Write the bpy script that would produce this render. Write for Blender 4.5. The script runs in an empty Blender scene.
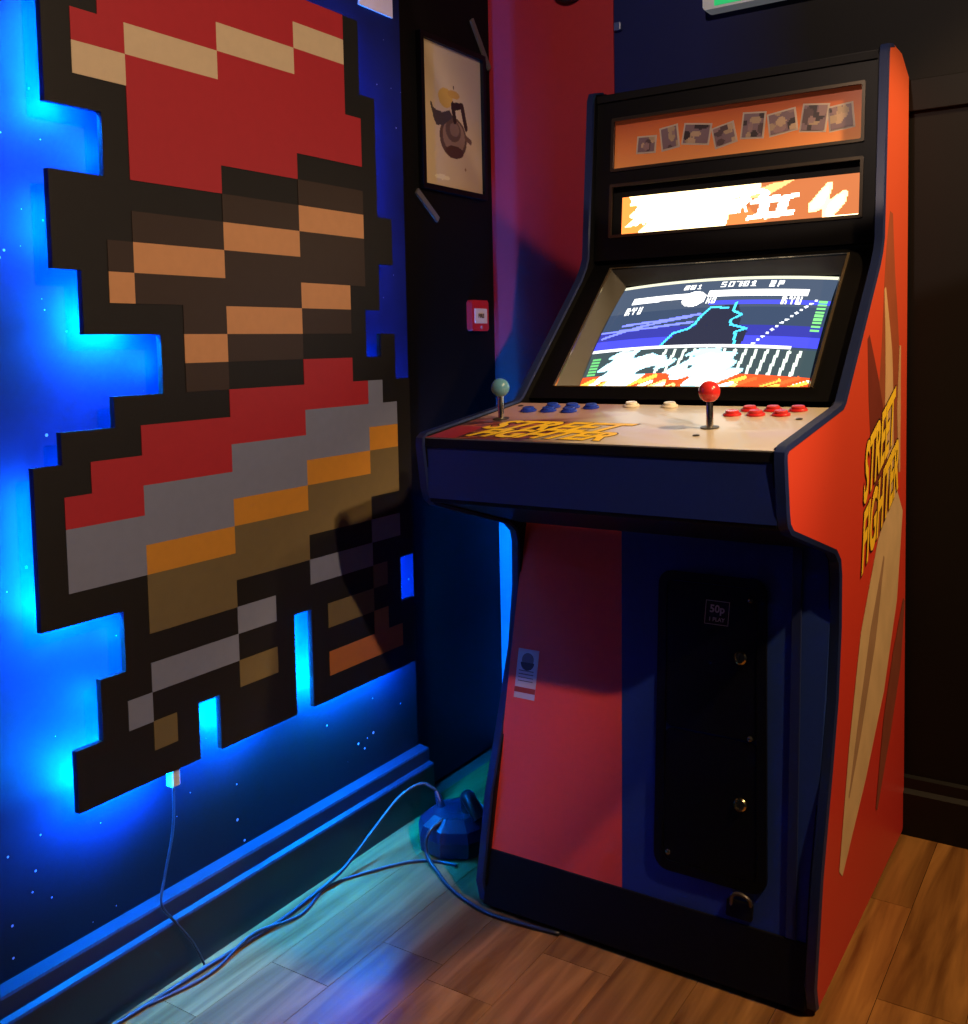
import bpy, bmesh, math, random
import numpy as np
from mathutils import Matrix, Vector
random.seed(7)
S = bpy.context.scene
COL = S.collection

# ------------------------------------------------------------------ camera
cam_d = bpy.data.cameras.new('camera'); cam = bpy.data.objects.new('camera', cam_d); COL.objects.link(cam)
YAW, PITCH, ROLL, FPX, CX, CY = -0.576156, -0.0665045, -0.0208264, 1006.557, 483.735, 412.008
CAM_H = 1.16
_f = Vector((math.sin(YAW)*math.cos(PITCH), math.cos(YAW)*math.cos(PITCH), math.sin(PITCH)))
_r = Vector((math.cos(YAW), -math.sin(YAW), 0)); _u = _r.cross(_f)
_r2 = math.cos(ROLL)*_r + math.sin(ROLL)*_u; _u2 = -math.sin(ROLL)*_r + math.cos(ROLL)*_u
cam.matrix_world = Matrix(((_r2.x, _u2.x, -_f.x, 0), (_r2.y, _u2.y, -_f.y, 0), (_r2.z, _u2.z, -_f.z, CAM_H), (0, 0, 0, 1)))
cam_d.sensor_fit = 'HORIZONTAL'; cam_d.sensor_width = 36.0
cam_d.lens = FPX/968*36.0
cam_d.shift_x = (484-CX)/968; cam_d.shift_y = (CY-512)/968
cam_d.clip_start = 0.02
S.camera = cam

# ------------------------------------------------------------------ world, lamps, exposure
W = bpy.data.worlds.new('dim_room'); S.world = W; W.use_nodes = True
W.node_tree.nodes['Background'].inputs[0].default_value = (0.55, 0.6, 0.8, 1)
W.node_tree.nodes['Background'].inputs[1].default_value = 0.012
S.view_settings.view_transform = 'Standard'; S.view_settings.look = 'None'
S.view_settings.exposure = 0.0; S.view_settings.gamma = 1.0; S.view_settings.use_curve_mapping = False

def spot(name, loc, aim, power, color, angle, blend, radius):
    d = bpy.data.lights.new(name, 'SPOT'); d.energy = power; d.color = color
    d.spot_size = math.radians(angle); d.spot_blend = blend; d.shadow_soft_size = radius
    o = bpy.data.objects.new(name, d); COL.objects.link(o); o.location = loc
    o.rotation_euler = (Vector(aim)-Vector(loc)).to_track_quat('-Z', 'Y').to_euler()
    return o
spot('warm_ceiling_spot', (1.0, 0.62, 2.28), (-1.47, 1.20, 1.16), 172, (1.0, 0.68, 0.43), 53, 0.38, 0.03)
spot('added_side_spot', (0.75, 1.75, 2.45), (0.04, 2.42, 0.45), 215, (1.0, 0.64, 0.30), 82, 0.3, 0.05)  # added unseen lamp, brightens the cabinet's right side and the floor there
spot('added_wall_spot', (-0.50, 0.55, 2.50), (-0.66, 2.455, 2.42), 62, (1.0, 0.74, 0.58), 64, 0.06, 0.015)  # added unseen lamp, its cone edge shapes the slanting shade line on the red wall

# ------------------------------------------------------------------ materials
MATS = {}
def lin(c):
    return tuple(((v/255)/12.92 if v/255 <= 0.04045 else ((v/255+0.055)/1.055)**2.4) for v in c)
def newmat(name):
    m = bpy.data.materials.new(name); m.use_nodes = True
    nt = m.node_tree; b = nt.nodes['Principled BSDF']; MATS[name] = m
    return m, nt, b
def mat(name, rgb, rough=0.5, metal=0.0, var=0.12, scale=30.0, bump=0.0, emit=0.0, spec=0.5, coat=0.0):
    """plain procedural material: base colour (sRGB 0-255) broken up by noise, optional fine relief"""
    if name in MATS: return MATS[name]
    m, nt, b = newmat(name); L = lin(rgb)
    b.inputs['Roughness'].default_value = rough; b.inputs['Metallic'].default_value = metal
    b.inputs['Specular IOR Level'].default_value = spec; b.inputs['Coat Weight'].default_value = coat
    tc = nt.nodes.new('ShaderNodeTexCoord'); nz = nt.nodes.new('ShaderNodeTexNoise')
    nz.inputs['Scale'].default_value = scale; nz.inputs['Detail'].default_value = 4
    nt.links.new(tc.outputs['Object'], nz.inputs['Vector'])
    mx = nt.nodes.new('ShaderNodeMix'); mx.data_type = 'RGBA'
    mx.inputs[6].default_value = tuple(v*(1-var) for v in L)+(1,); mx.inputs[7].default_value = tuple(min(1, v*(1+var)) for v in L)+(1,)
    nt.links.new(nz.outputs['Fac'], mx.inputs[0]); nt.links.new(mx.outputs[2], b.inputs['Base Color'])
    if bump:
        bp = nt.nodes.new('ShaderNodeBump'); bp.inputs['Strength'].default_value = bump; bp.inputs['Distance'].default_value = 0.002
        nt.links.new(nz.outputs['Fac'], bp.inputs['Height']); nt.links.new(bp.outputs[0], b.inputs['Normal'])
    if emit:
        b.inputs['Emission Color'].default_value = L+(1,); b.inputs['Emission Strength'].default_value = emit
    return m
def print_mat(name, rough=0.5, emit=0.0, spec=0.4, coat=0.0, metal=0.0):
    """flat print / picture tube: colours come from the 'print' attribute of the mesh"""
    m, nt, b = newmat(name)
    at = nt.nodes.new('ShaderNodeAttribute'); at.attribute_name = 'print'
    b.inputs['Roughness'].default_value = rough; b.inputs['Specular IOR Level'].default_value = spec
    b.inputs['Coat Weight'].default_value = coat; b.inputs['Metallic'].default_value = metal
    if emit:
        b.inputs['Base Color'].default_value = (0.01, 0.01, 0.01, 1)
        nt.links.new(at.outputs['Color'], b.inputs['Emission Color']); b.inputs['Emission Strength'].default_value = emit
    else:
        nt.links.new(at.outputs['Color'], b.inputs['Base Color'])
    return m
def ramp_mat(name, stops, axis=2, coord='Generated', rough=0.45, noise=0.0, emit=0.0, coat=0.0):
    m, nt, b = newmat(name)
    tc = nt.nodes.new('ShaderNodeTexCoord'); sp = nt.nodes.new('ShaderNodeSeparateXYZ'); rp = nt.nodes.new('ShaderNodeValToRGB')
    nt.links.new(tc.outputs[coord], sp.inputs[0])
    src = sp.outputs[axis]
    if noise:
        nz = nt.nodes.new('ShaderNodeTexNoise'); nz.inputs['Scale'].default_value = 6
        nt.links.new(tc.outputs['Object'], nz.inputs['Vector'])
        ma = nt.nodes.new('ShaderNodeMath'); ma.operation = 'MULTIPLY_ADD'; ma.inputs[1].default_value = noise
        nt.links.new(nz.outputs['Fac'], ma.inputs[0]); nt.links.new(src, ma.inputs[2]); src = ma.outputs[0]
    el = rp.color_ramp.elements
    while len(el) < len(stops): el.new(0.5)
    for e, (p, c) in zip(el, stops): e.position = p; e.color = lin(c)+(1,)
    nt.links.new(src, rp.inputs[0]); nt.links.new(rp.outputs[0], b.inputs['Base Color'])
    b.inputs['Roughness'].default_value = rough; b.inputs['Coat Weight'].default_value = coat
    if emit:
        nt.links.new(rp.outputs[0], b.inputs['Emission Color']); b.inputs['Emission Strength'].default_value = emit
    return m

# ------------------------------------------------------------------ mesh helpers
def obj(name, bm, m, parent=None, smooth=False, **tags):
    me = bpy.data.meshes.new(name)
    if isinstance(bm, bmesh.types.BMesh):
        bmesh.ops.recalc_face_normals(bm, faces=bm.faces); bm.to_mesh(me); bm.free()
    else: me = bm; me.name = name
    o = bpy.data.objects.new(name, me); COL.objects.link(o)
    if m: me.materials.append(m)
    if smooth:
        for p in me.polygons: p.use_smooth = True
        if smooth != 'all': me.set_sharp_from_angle(angle=math.radians(38))
    if parent:
        o.parent = parent
        off = Vector((0, 0, 0)) if parent.parent else parent.location.copy()   # parts keep world coordinates
        o.matrix_parent_inverse = Matrix.Translation(-off)
    else:
        # origin at the base centre of the thing
        if len(me.vertices):
            co = np.array([v.co[:] for v in me.vertices]); c = (co.min(0)+co.max(0))/2; c[2] = co[:, 2].min()
            me.transform(Matrix.Translation(-Vector(c))); o.location = c
    for k, v in tags.items(): o[k] = v
    return o
def thing(name, loc, **tags):
    o = bpy.data.objects.new(name, None); COL.objects.link(o); o.location = loc; o.empty_display_size = 0.05
    for k, v in tags.items(): o[k] = v
    return o
def add_box(bm, x0, x1, y0, y1, z0, z1, bev=0.0):
    v = [bm.verts.new((x, y, z)) for x in (x0, x1) for y in (y0, y1) for z in (z0, z1)]
    f = [bm.faces.new([v[i] for i in q]) for q in ((0, 1, 3, 2), (4, 6, 7, 5), (0, 4, 5, 1), (2, 3, 7, 6), (0, 2, 6, 4), (1, 5, 7, 3))]
    if bev:
        es = list({e for q in f for e in q.edges})
        bmesh.ops.bevel(bm, geom=es, offset=bev, segments=2, profile=0.5, affect='EDGES')
def box(x0, x1, y0, y1, z0, z1, bev=0.0):
    bm = bmesh.new(); add_box(bm, x0, x1, y0, y1, z0, z1, bev); return bm
def add_prism(bm, pts, M, h0, h1):
    """polygon pts (u,v) extruded from h0 to h1 along w; M maps (u,v,w) to the world"""
    a = [bm.verts.new(M @ Vector((u, v, h0))) for u, v in pts]; b = [bm.verts.new(M @ Vector((u, v, h1))) for u, v in pts]
    n = len(pts)
    bm.faces.new(a); bm.faces.new(b)
    for i in range(n): bm.faces.new((a[i], a[(i+1) % n], b[(i+1) % n], b[i]))
def prism(pts, M, h0, h1, bev=0.0):
    bm = bmesh.new(); add_prism(bm, pts, M, h0, h1)
    if bev: bmesh.ops.bevel(bm, geom=list(bm.edges), offset=bev, segments=2, profile=0.5, affect='EDGES')
    return bm
def rrect(u0, u1, v0, v1, r, n=5):
    out = []
    for cx, cy, a in ((u1-r, v1-r, 0), (u0+r, v1-r, 90), (u0+r, v0+r, 180), (u1-r, v0+r, 270)):
        for k in range(n+1):
            t = math.radians(a+90*k/n); out.append((cx+r*math.cos(t), cy+r*math.sin(t)))
    return out
def frame_bm(outer, inner, M, h0, h1):
    """ring between two loops with the same number of points"""
    bm = bmesh.new(); n = len(outer)
    R_ = [[bm.verts.new(M @ Vector((u, v, h))) for u, v in lp] for lp in (outer, inner) for h in (h0, h1)]
    for i in range(n):
        j = (i+1) % n
        bm.faces.new((R_[1][i], R_[1][j], R_[3][j], R_[3][i])); bm.faces.new((R_[0][i], R_[2][i], R_[2][j], R_[0][j]))
        bm.faces.new((R_[0][i], R_[0][j], R_[1][j], R_[1][i])); bm.faces.new((R_[2][i], R_[3][i], R_[3][j], R_[2][j]))
    return bm
def add_tube(bm, pts, r, seg=8, cap=True):
    P = [Vector(p) for p in pts]; n = len(P); rings = []
    t = (P[1]-P[0]).normalized(); nrm = t.orthogonal().normalized()
    for i in range(n):
        t = (P[min(i+1, n-1)]-P[max(i-1, 0)]).normalized()
        nrm = (nrm - t*nrm.dot(t)).normalized(); b = t.cross(nrm)
        rr = r[i] if isinstance(r, (list, tuple)) else r
        rings.append([bm.verts.new(P[i]+rr*(math.cos(2*math.pi*k/seg)*nrm+math.sin(2*math.pi*k/seg)*b)) for k in range(seg)])
    for a, b in zip(rings, rings[1:]):
        for k in range(seg): bm.faces.new((a[k], a[(k+1) % seg], b[(k+1) % seg], b[k]))
    if cap: bm.faces.new(rings[0]); bm.faces.new(rings[-1])
def tube(pts, r, seg=8):
    bm = bmesh.new(); add_tube(bm, pts, r, seg); return bm
def spline(pts, k=8):
    P = [Vector(p) for p in pts]; Q = [P[0]*2-P[1]]+P+[P[-1]*2-P[-2]]; out = []
    for i in range(1, len(Q)-2):
        for s in range(k):
            t = s/k; a, b, c, d = Q[i-1:i+3]
            out.append(0.5*((2*b)+(c-a)*t+(2*a-5*b+4*c-d)*t*t+(3*b-a-3*c+d)*t**3))
    out.append(P[-1]); return out
def add_lathe(bm, prof, M, seg=24):
    """prof (radius, height) revolved about w of M"""
    rings = [[bm.verts.new(M @ Vector((r*math.cos(2*math.pi*k/seg), r*math.sin(2*math.pi*k/seg), h))) for k in range(seg)] for r, h in prof]
    for a, b in zip(rings, rings[1:]):
        for k in range(seg): bm.faces.new((a[k], a[(k+1) % seg], b[(k+1) % seg], b[k]))
    bm.faces.new(rings[0]); bm.faces.new(rings[-1])
def lathe(prof, M, seg=24):
    bm = bmesh.new(); add_lathe(bm, prof, M, seg); return bm
def axes(o, u, v, w=None):
    u = Vector(u).normalized(); v = Vector(v); v = (v-u*v.dot(u)).normalized(); w = Vector(w) if w else u.cross(v)
    M = Matrix.Identity(4)
    for i in range(3): M[i][0] = u[i]; M[i][1] = v[i]; M[i][2] = w[i]; M[i][3] = o[i]
    return M
def text_mesh(body, size, extrude, bold, M, shear=0.0, squash=1.0, anchor='CENTER'):
    cu = bpy.data.curves.new('lettering', 'FONT'); cu.body = body; cu.size = size; cu.extrude = extrude; cu.offset = bold
    cu.align_x = anchor; cu.align_y = 'CENTER'; cu.shear = shear; cu.resolution_u = 3
    o = bpy.data.objects.new('lettering', cu); COL.objects.link(o)
    bpy.context.view_layer.update()
    me = bpy.data.meshes.new_from_object(o.evaluated_get(bpy.context.evaluated_depsgraph_get()))
    bpy.data.objects.remove(o); bpy.data.curves.remove(cu)
    me.materials.clear()
    me.transform(M @ Matrix.Diagonal((squash, 1, 1, 1)))
    return me
def raster_mesh(name, A, fn):
    """grid sheet whose faces carry the colours of array A (rows top to bottom); fn(u,v) -> world point, v up"""
    h, w, _ = A.shape
    vs = [fn(i/w, 1-j/h) for j in range(h+1) for i in range(w+1)]
    fs = [(j*(w+1)+i, (j+1)*(w+1)+i, (j+1)*(w+1)+i+1, j*(w+1)+i+1) for j in range(h) for i in range(w)]
    me = bpy.data.meshes.new(name); me.from_pydata([tuple(v) for v in vs], [], fs); me.update()
    at = me.attributes.new('print', 'FLOAT_COLOR', 'FACE')
    c = np.ones((h*w, 4), np.float32); c[:, :3] = A.reshape(-1, 3); at.data.foreach_set('color', c.ravel())
    return me
class Pic:
    """small picture painter in unit coordinates (x right, y down)"""
    def __init__(s, w, h, bg):
        s.w, s.h = w, h; s.A = np.zeros((h, w, 3)); s.A[:] = bg
        s.X, s.Y = np.meshgrid((np.arange(w)+.5)/w, (np.arange(h)+.5)/h)
    def mask(s, m, c, a=1.0): s.A[m] = s.A[m]*(1-a)+np.array(c)*a
    def poly(s, pts, c, a=1.0):
        m = np.zeros(s.X.shape, bool); n = len(pts)
        for i in range(n):
            x0, y0 = pts[i]; x1, y1 = pts[(i+1) % n]
            if y0 == y1: continue
            m ^= ((s.Y < y0) != (s.Y < y1)) & (s.X < (x1-x0)*(s.Y-y0)/(y1-y0)+x0)
        s.mask(m, c, a)
    def ell(s, x, y, rx, ry, c, a=1.0): s.mask(((s.X-x)/rx)**2+((s.Y-y)/ry)**2 < 1, c, a)
    def line(s, pts, t, c, a=1.0, asp=1.0):
        for (x0, y0), (x1, y1) in zip(pts, pts[1:]):
            dx, dy = (x1-x0)*asp, y1-y0; L = dx*dx+dy*dy+1e-12
            k = np.clip(((s.X-x0)*asp*dx+(s.Y-y0)*dy)/L, 0, 1)
            s.mask(((s.X-x0)*asp-k*dx)**2+(s.Y-y0-k*dy)**2 < t*t, c, a)
    FONT = {'0': '111101101101111', '1': '010110010010111', '2': '111001111100111', '5': '111100111001111', '7': '111001001001001',
            'P': '111101111100100', 'R': '110101110101101', 'Y': '101101010010010', 'U': '101101101101111', 'K': '101101110101101', 'O': '111101101101111'}
    def text(s, body, x, y, cw, ch, c):
        for k, chh in enumerate(body):
            for i, bit in enumerate(s.FONT.get(chh, '0'*15)):
                if bit == '1':
                    cx = x+(k*4+i % 3)*cw; cy = y+(i//3)*ch
                    s.mask((s.X >= cx) & (s.X < cx+cw) & (s.Y >= cy) & (s.Y < cy+ch), c)

M_BLACK = mat('black_paint', (8, 8, 9), 0.55, var=0.25, spec=0.2)
M_BLACKSAT = mat('black_vinyl', (6, 6, 7), 0.45, var=0.2, scale=60, spec=0.18)

# ================================================================== SETTING
X_L, X_CORNER, Y_BACK = -1.515, -1.55, 2.455
# --- floor planks
def wood():
    m, nt, b = newmat('laminate_oak'); N = nt.nodes.new; L = nt.links.new
    tc = N('ShaderNodeTexCoord'); oi = N('ShaderNodeObjectInfo'); mp = N('ShaderNodeMapping')
    mp.inputs['Scale'].default_value = (26, 2.2, 26)
    ad = N('ShaderNodeVectorMath'); ad.operation = 'ADD'; cb = N('ShaderNodeCombineXYZ')
    ml = N('ShaderNodeMath'); ml.operation = 'MULTIPLY'; ml.inputs[1].default_value = 37.0
    L(oi.outputs['Random'], ml.inputs[0]); L(ml.outputs[0], cb.inputs[0]); L(ml.outputs[0], cb.inputs[1])
    L(tc.outputs['Object'], ad.inputs[0]); L(cb.outputs[0], ad.inputs[1]); L(ad.outputs[0], mp.inputs['Vector'])
    nz = N('ShaderNodeTexNoise'); nz.inputs['Scale'].default_value = 1.0; nz.inputs['Detail'].default_value = 7; nz.inputs['Distortion'].default_value = 0.6
    L(mp.outputs[0], nz.inputs['Vector'])
    rp = N('ShaderNodeValToRGB'); e = rp.color_ramp.elements
    e[0].position = 0.30; e[0].color = lin((92, 58, 30))+(1,); e[1].position = 0.68; e[1].color = lin((156, 112, 60))+(1,)
    L(nz.outputs['Fac'], rp.inputs[0])
    hv = N('ShaderNodeHueSaturation'); mr = N('ShaderNodeMapRange'); mr.inputs[3].default_value = 0.72; mr.inputs[4].default_value = 1.18
    L(oi.outputs['Random'], mr.inputs[0]); L(mr.outputs[0], hv.inputs['Value']); L(rp.outputs[0], hv.inputs['Color']); L(hv.outputs[0], b.inputs['Base Color'])
    r2 = N('ShaderNodeMapRange'); r2.inputs[3].default_value = 0.15; r2.inputs[4].default_value = 0.27
    L(nz.outputs['Fac'], r2.inputs[0]); L(r2.outputs[0], b.inputs['Roughness'])
    bp = N('ShaderNodeBump'); bp.inputs['Strength'].default_value = 0.08; bp.inputs['Distance'].default_value = 0.001
    L(nz.outputs['Fac'], bp.inputs['Height']); L(bp.outputs[0], b.inputs['Normal'])
    return m
M_WOOD = wood()
floor = obj('floor', box(-1.62, 2.2, -1.2, 2.6, -0.06, -0.011), mat('subfloor', (60, 42, 26), 0.8), kind='structure',
            label='brown wood laminate floor of narrow planks', category='floor')
PW = 0.142
x = -1.215-PW*2.0
cols = []
while x < 2.1: cols.append(x); x += PW
cuts = {1: 1.31, 2: 1.47, 3: 1.42, 4: 1.60, 5: 1.33}
for ci, x0 in enumerate(cols):
    y = cuts.get(ci, random.uniform(0.9, 1.6))-3*0.86
    xa = max(x0, -1.60)
    while y < 2.5:
        y1 = min(y+0.86, 2.52)
        if y1 > -1.1:
            bm = bmesh.new(); add_box(bm, xa+0.0006, x0+PW-0.0006, max(y, -1.15)+0.0006, y1-0.0006, -0.011, 0.0)
            p = obj('plank', bm, M_WOOD, floor)
        y += 0.86
# --- left wall with painted night sky
def mural():
    m, nt, b = newmat('night_sky_mural'); N = nt.nodes.new; L = nt.links.new
    tc = N('ShaderNodeTexCoord')
    nz = N('ShaderNodeTexNoise'); nz.inputs['Scale'].default_value = 2.2; nz.inputs['Detail'].default_value = 6; L(tc.outputs['Object'], nz.inputs['Vector'])
    rp = N('ShaderNodeValToRGB'); e = rp.color_ramp.elements
    e[0].position = 0.32; e[0].color = lin((7, 13, 48))+(1,); e[1].position = 0.70; e[1].color = lin((24, 36, 104))+(1,)
    L(nz.outputs['Fac'], rp.inputs[0])
    vo = N('ShaderNodeTexVoronoi'); vo.inputs['Scale'].default_value = 34; L(tc.outputs['Object'], vo.inputs['Vector'])
    n2 = N('ShaderNodeTexNoise'); n2.inputs['Scale'].default_value = 9; L(tc.outputs['Object'], n2.inputs['Vector'])
    ms = N('ShaderNodeMath'); ms.operation = 'MULTIPLY_ADD'; ms.inputs[1].default_value = 0.42; ms.inputs[2].default_value = -0.178
    L(n2.outputs['Fac'], ms.inputs[0])
    lt = N('ShaderNodeMath'); lt.operation = 'LESS_THAN'; L(vo.outputs['Distance'], lt.inputs[0]); L(ms.outputs[0], lt.inputs[1])
    # weaker LED glow at the foot is put into the sky colour as darkening
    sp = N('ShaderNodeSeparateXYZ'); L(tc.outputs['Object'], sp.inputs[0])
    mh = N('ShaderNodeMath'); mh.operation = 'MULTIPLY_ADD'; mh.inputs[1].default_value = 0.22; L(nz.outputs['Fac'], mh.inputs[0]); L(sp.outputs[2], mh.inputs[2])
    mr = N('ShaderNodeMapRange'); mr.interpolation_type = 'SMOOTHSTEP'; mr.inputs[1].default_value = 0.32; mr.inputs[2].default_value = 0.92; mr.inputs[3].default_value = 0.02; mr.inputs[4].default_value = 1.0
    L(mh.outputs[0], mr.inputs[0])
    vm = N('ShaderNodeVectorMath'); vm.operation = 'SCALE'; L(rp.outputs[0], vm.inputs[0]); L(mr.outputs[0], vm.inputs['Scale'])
    mx = N('ShaderNodeMix'); mx.data_type = 'RGBA'; mx.inputs[7].default_value = lin((150, 155, 190))+(1,)
    L(lt.outputs[0], mx.inputs[0]); L(vm.outputs[0], mx.inputs[6]); L(mx.outputs[2], b.inputs['Base Color'])
    b.inputs['Roughness'].default_value = 0.6; b.inputs['Specular IOR Level'].default_value = 0.2
    return m
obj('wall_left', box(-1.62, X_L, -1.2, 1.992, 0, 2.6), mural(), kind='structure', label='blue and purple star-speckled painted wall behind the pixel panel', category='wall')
bm = bmesh.new()
prof = [(0, 0), (0.044, 0), (0.044, 0.106), (0.042, 0.110), (0.030, 0.113), (0.030, 0.143), (0.028, 0.147), (0.0, 0.150)]
add_prism(bm, prof, axes((X_L, 0, 0), (1, 0, 0), (0, 0, 1), (0, 1, 0)), -1.2, 2.0)
obj('baseboard_left', bm, mat('navy_gloss', (18, 24, 42), 0.4), kind='structure', label='dark stepped skirting board under the starry wall', category='baseboard')
obj('wall_corner', box(-1.62, X_CORNER, 1.992, Y_BACK, 0, 2.6), mat('black_wall', (9, 9, 10), 0.65, var=0.2, spec=0.15), kind='structure', label='black wall section with the framed print beside the corner', category='wall')
# --- back wall: red field, blue-lit lower part, dark remainder
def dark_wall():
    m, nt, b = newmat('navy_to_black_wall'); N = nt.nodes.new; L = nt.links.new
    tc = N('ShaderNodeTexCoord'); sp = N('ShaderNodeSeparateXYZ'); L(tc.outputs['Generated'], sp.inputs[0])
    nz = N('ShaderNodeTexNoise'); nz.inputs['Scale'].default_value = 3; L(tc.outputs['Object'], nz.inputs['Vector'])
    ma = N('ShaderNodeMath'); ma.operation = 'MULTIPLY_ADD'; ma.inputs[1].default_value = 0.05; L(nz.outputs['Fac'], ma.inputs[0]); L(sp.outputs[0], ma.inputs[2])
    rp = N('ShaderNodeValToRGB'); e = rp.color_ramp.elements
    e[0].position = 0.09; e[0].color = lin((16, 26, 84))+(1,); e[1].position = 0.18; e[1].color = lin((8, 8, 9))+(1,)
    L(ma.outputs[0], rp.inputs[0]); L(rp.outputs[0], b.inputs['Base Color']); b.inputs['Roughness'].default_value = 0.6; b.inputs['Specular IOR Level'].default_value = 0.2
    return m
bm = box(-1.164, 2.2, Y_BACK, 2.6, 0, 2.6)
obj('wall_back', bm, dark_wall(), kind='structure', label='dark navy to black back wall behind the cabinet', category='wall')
wr = obj('wall_back_red', box(-1.62, -1.164, Y_BACK-0.004, 2.6, 0.80, 2.6), mat('red_wall', (160, 26, 40), 0.6, var=0.08, scale=60), kind='structure', label='red painted section of the back wall near the corner', category='wall')
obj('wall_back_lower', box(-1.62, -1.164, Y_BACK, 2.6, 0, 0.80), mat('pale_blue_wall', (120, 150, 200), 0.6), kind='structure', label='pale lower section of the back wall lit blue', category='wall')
bm = bmesh.new()
add_prism(bm, [(0, 0), (0.024, 0), (0.024, 0.100), (0.012, 0.108), (0.010, 0.132), (0, 0.137)], axes((0, Y_BACK, 0), (0, -1, 0), (0, 0, 1), (1, 0, 0)), -1.10, 2.2)
obj('baseboard_back', bm, mat('black_gloss', (10, 10, 10), 0.45, spec=0.3), kind='structure', label='black skirting board on the back wall', category='baseboard')
bm = bmesh.new(); add_box(bm, -1.1, 2.2, Y_BACK-0.012, Y_BACK, 1.66, 1.73, 0.002)
obj('trim_1', bm, M_BLACK, kind='structure', label='black horizontal batten on the back wall', category='trim')
# ================================================================== PIXEL PANEL (plain geometric stand-in)
START = [2, 2, 1, 1, 1, 1, 3, 3, 1, 1, 1, 2, 2, 5, 5, 3, 1, 0, 0, 0, 0, 0, 3, 3, 2, 2, 1, 1]
STOP = [15]*3+[16]*5+[17]*2+[16]*3+[17]*2+[18]*8+[17]*2+[18]*3
NOTCH = {(i, 11) for i in range(24, 28)} | {(i, 6) for i in range(26, 28)} | {(12, 16), (13, 16)}
def inside(i, j): return 0 <= i < 28 and START[i] <= j <= STOP[i] and (i, j) not in NOTCH
def paint(i, j):
    """stepped diagonal colour bands with a black rim"""
    if not all(inside(i+a, j+b) for a in (-1, 0, 1) for b in (-1, 0, 1) if i+a >= 0): return 'k'
    s = i+j//4
    for lim, c in ((3, 'r'), (4, 'c'), (8, 'r'), (9, 'k'), (10, 'b'), (11, 't'), (13, 'b'), (14, 't'), (15, 'b'), (16, 'k'), (18, 'r'), (20, 'g'), (21, 'y'), (23, 'o'),
                   (24, 'k'), (25, 'g'), (26, 'k'), (27, 'o'), (28, 'k'), (30, 's')):
        if s <= lim: return c
    return 'k'
GRID = [''.join(paint(i, j) if inside(i, j) else '.' for j in range(19)) for i in range(28)]
PY0, PZ0, PU, PV = 0.934, 0.399, 0.0517, 0.0528
NR, NC = len(GRID), 19
XF = -1.455
def cell(i, j): return GRID[i][j] if 0 <= i < NR and 0 <= j < NC else '.'
def cells_mesh(cells, x0, x1):
    bm = bmesh.new(); vc = {}
    cs = set(cells)
    def v(x, j, i):
        k = (x, j, i)
        if k not in vc: vc[k] = bm.verts.new((x, PY0+j*PU, PZ0+(NR-i)*PV))
        return vc[k]
    for i, j in cs:
        bm.faces.new((v(x1, j, i), v(x1, j+1, i), v(x1, j+1, i+1), v(x1, j, i+1)))
        bm.faces.new((v(x0, j, i), v(x0, j, i+1), v(x0, j+1, i+1), v(x0, j+1, i)))
        for (di, dj, a, b) in ((-1, 0, (j, i), (j+1, i)), (1, 0, (j, i+1), (j+1, i+1)), (0, -1, (j, i), (j, i+1)), (0, 1, (j+1, i), (j+1, i+1))):
            if (i+di, j+dj) not in cs: bm.faces.new((v(x0, *a), v(x1, *a), v(x1, *b), v(x0, *b)))
    return bm
panel = thing('pixel_panel', (XF, 1.425, PZ0), label='large stepped wall panel of painted square blocks in red, brown, olive and grey, backlit blue', category='wall panel')
allc = [(i, j) for i in range(NR) for j in range(NC) if GRID[i][j] != '.']
obj('backing_board', cells_mesh(allc, XF-0.012, XF), mat('panel_black', (15, 14, 16), 0.6, var=0.3), panel)
PCOL = {'r': ('red', (172, 38, 50)), 'b': ('brown', (54, 41, 36)), 't': ('tan', (205, 150, 105)), 'c': ('cream', (205, 185, 155)), 'g': ('grey_blue', (122, 130, 158)),
        'o': ('olive', (112, 98, 68)), 'y': ('mustard', (200, 138, 50)), 's': ('rust', (172, 104, 55))}
seen = set()
for (i, j) in allc:
    c = GRID[i][j]
    if c == 'k' or (i, j) in seen: continue
    st = [(i, j)]; reg = []; seen.add((i, j))
    while st:
        a = st.pop(); reg.append(a)
        for d in ((1, 0), (-1, 0), (0, 1), (0, -1)):
            n = (a[0]+d[0], a[1]+d[1])
            if n not in seen and cell(*n) == c: seen.add(n); st.append(n)
    nm, rgb = PCOL[c]
    obj(nm+'_block', cells_mesh(reg, XF, XF+0.0015), mat('panel_'+nm, rgb, 0.55, var=0.07, scale=50), panel)
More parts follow.
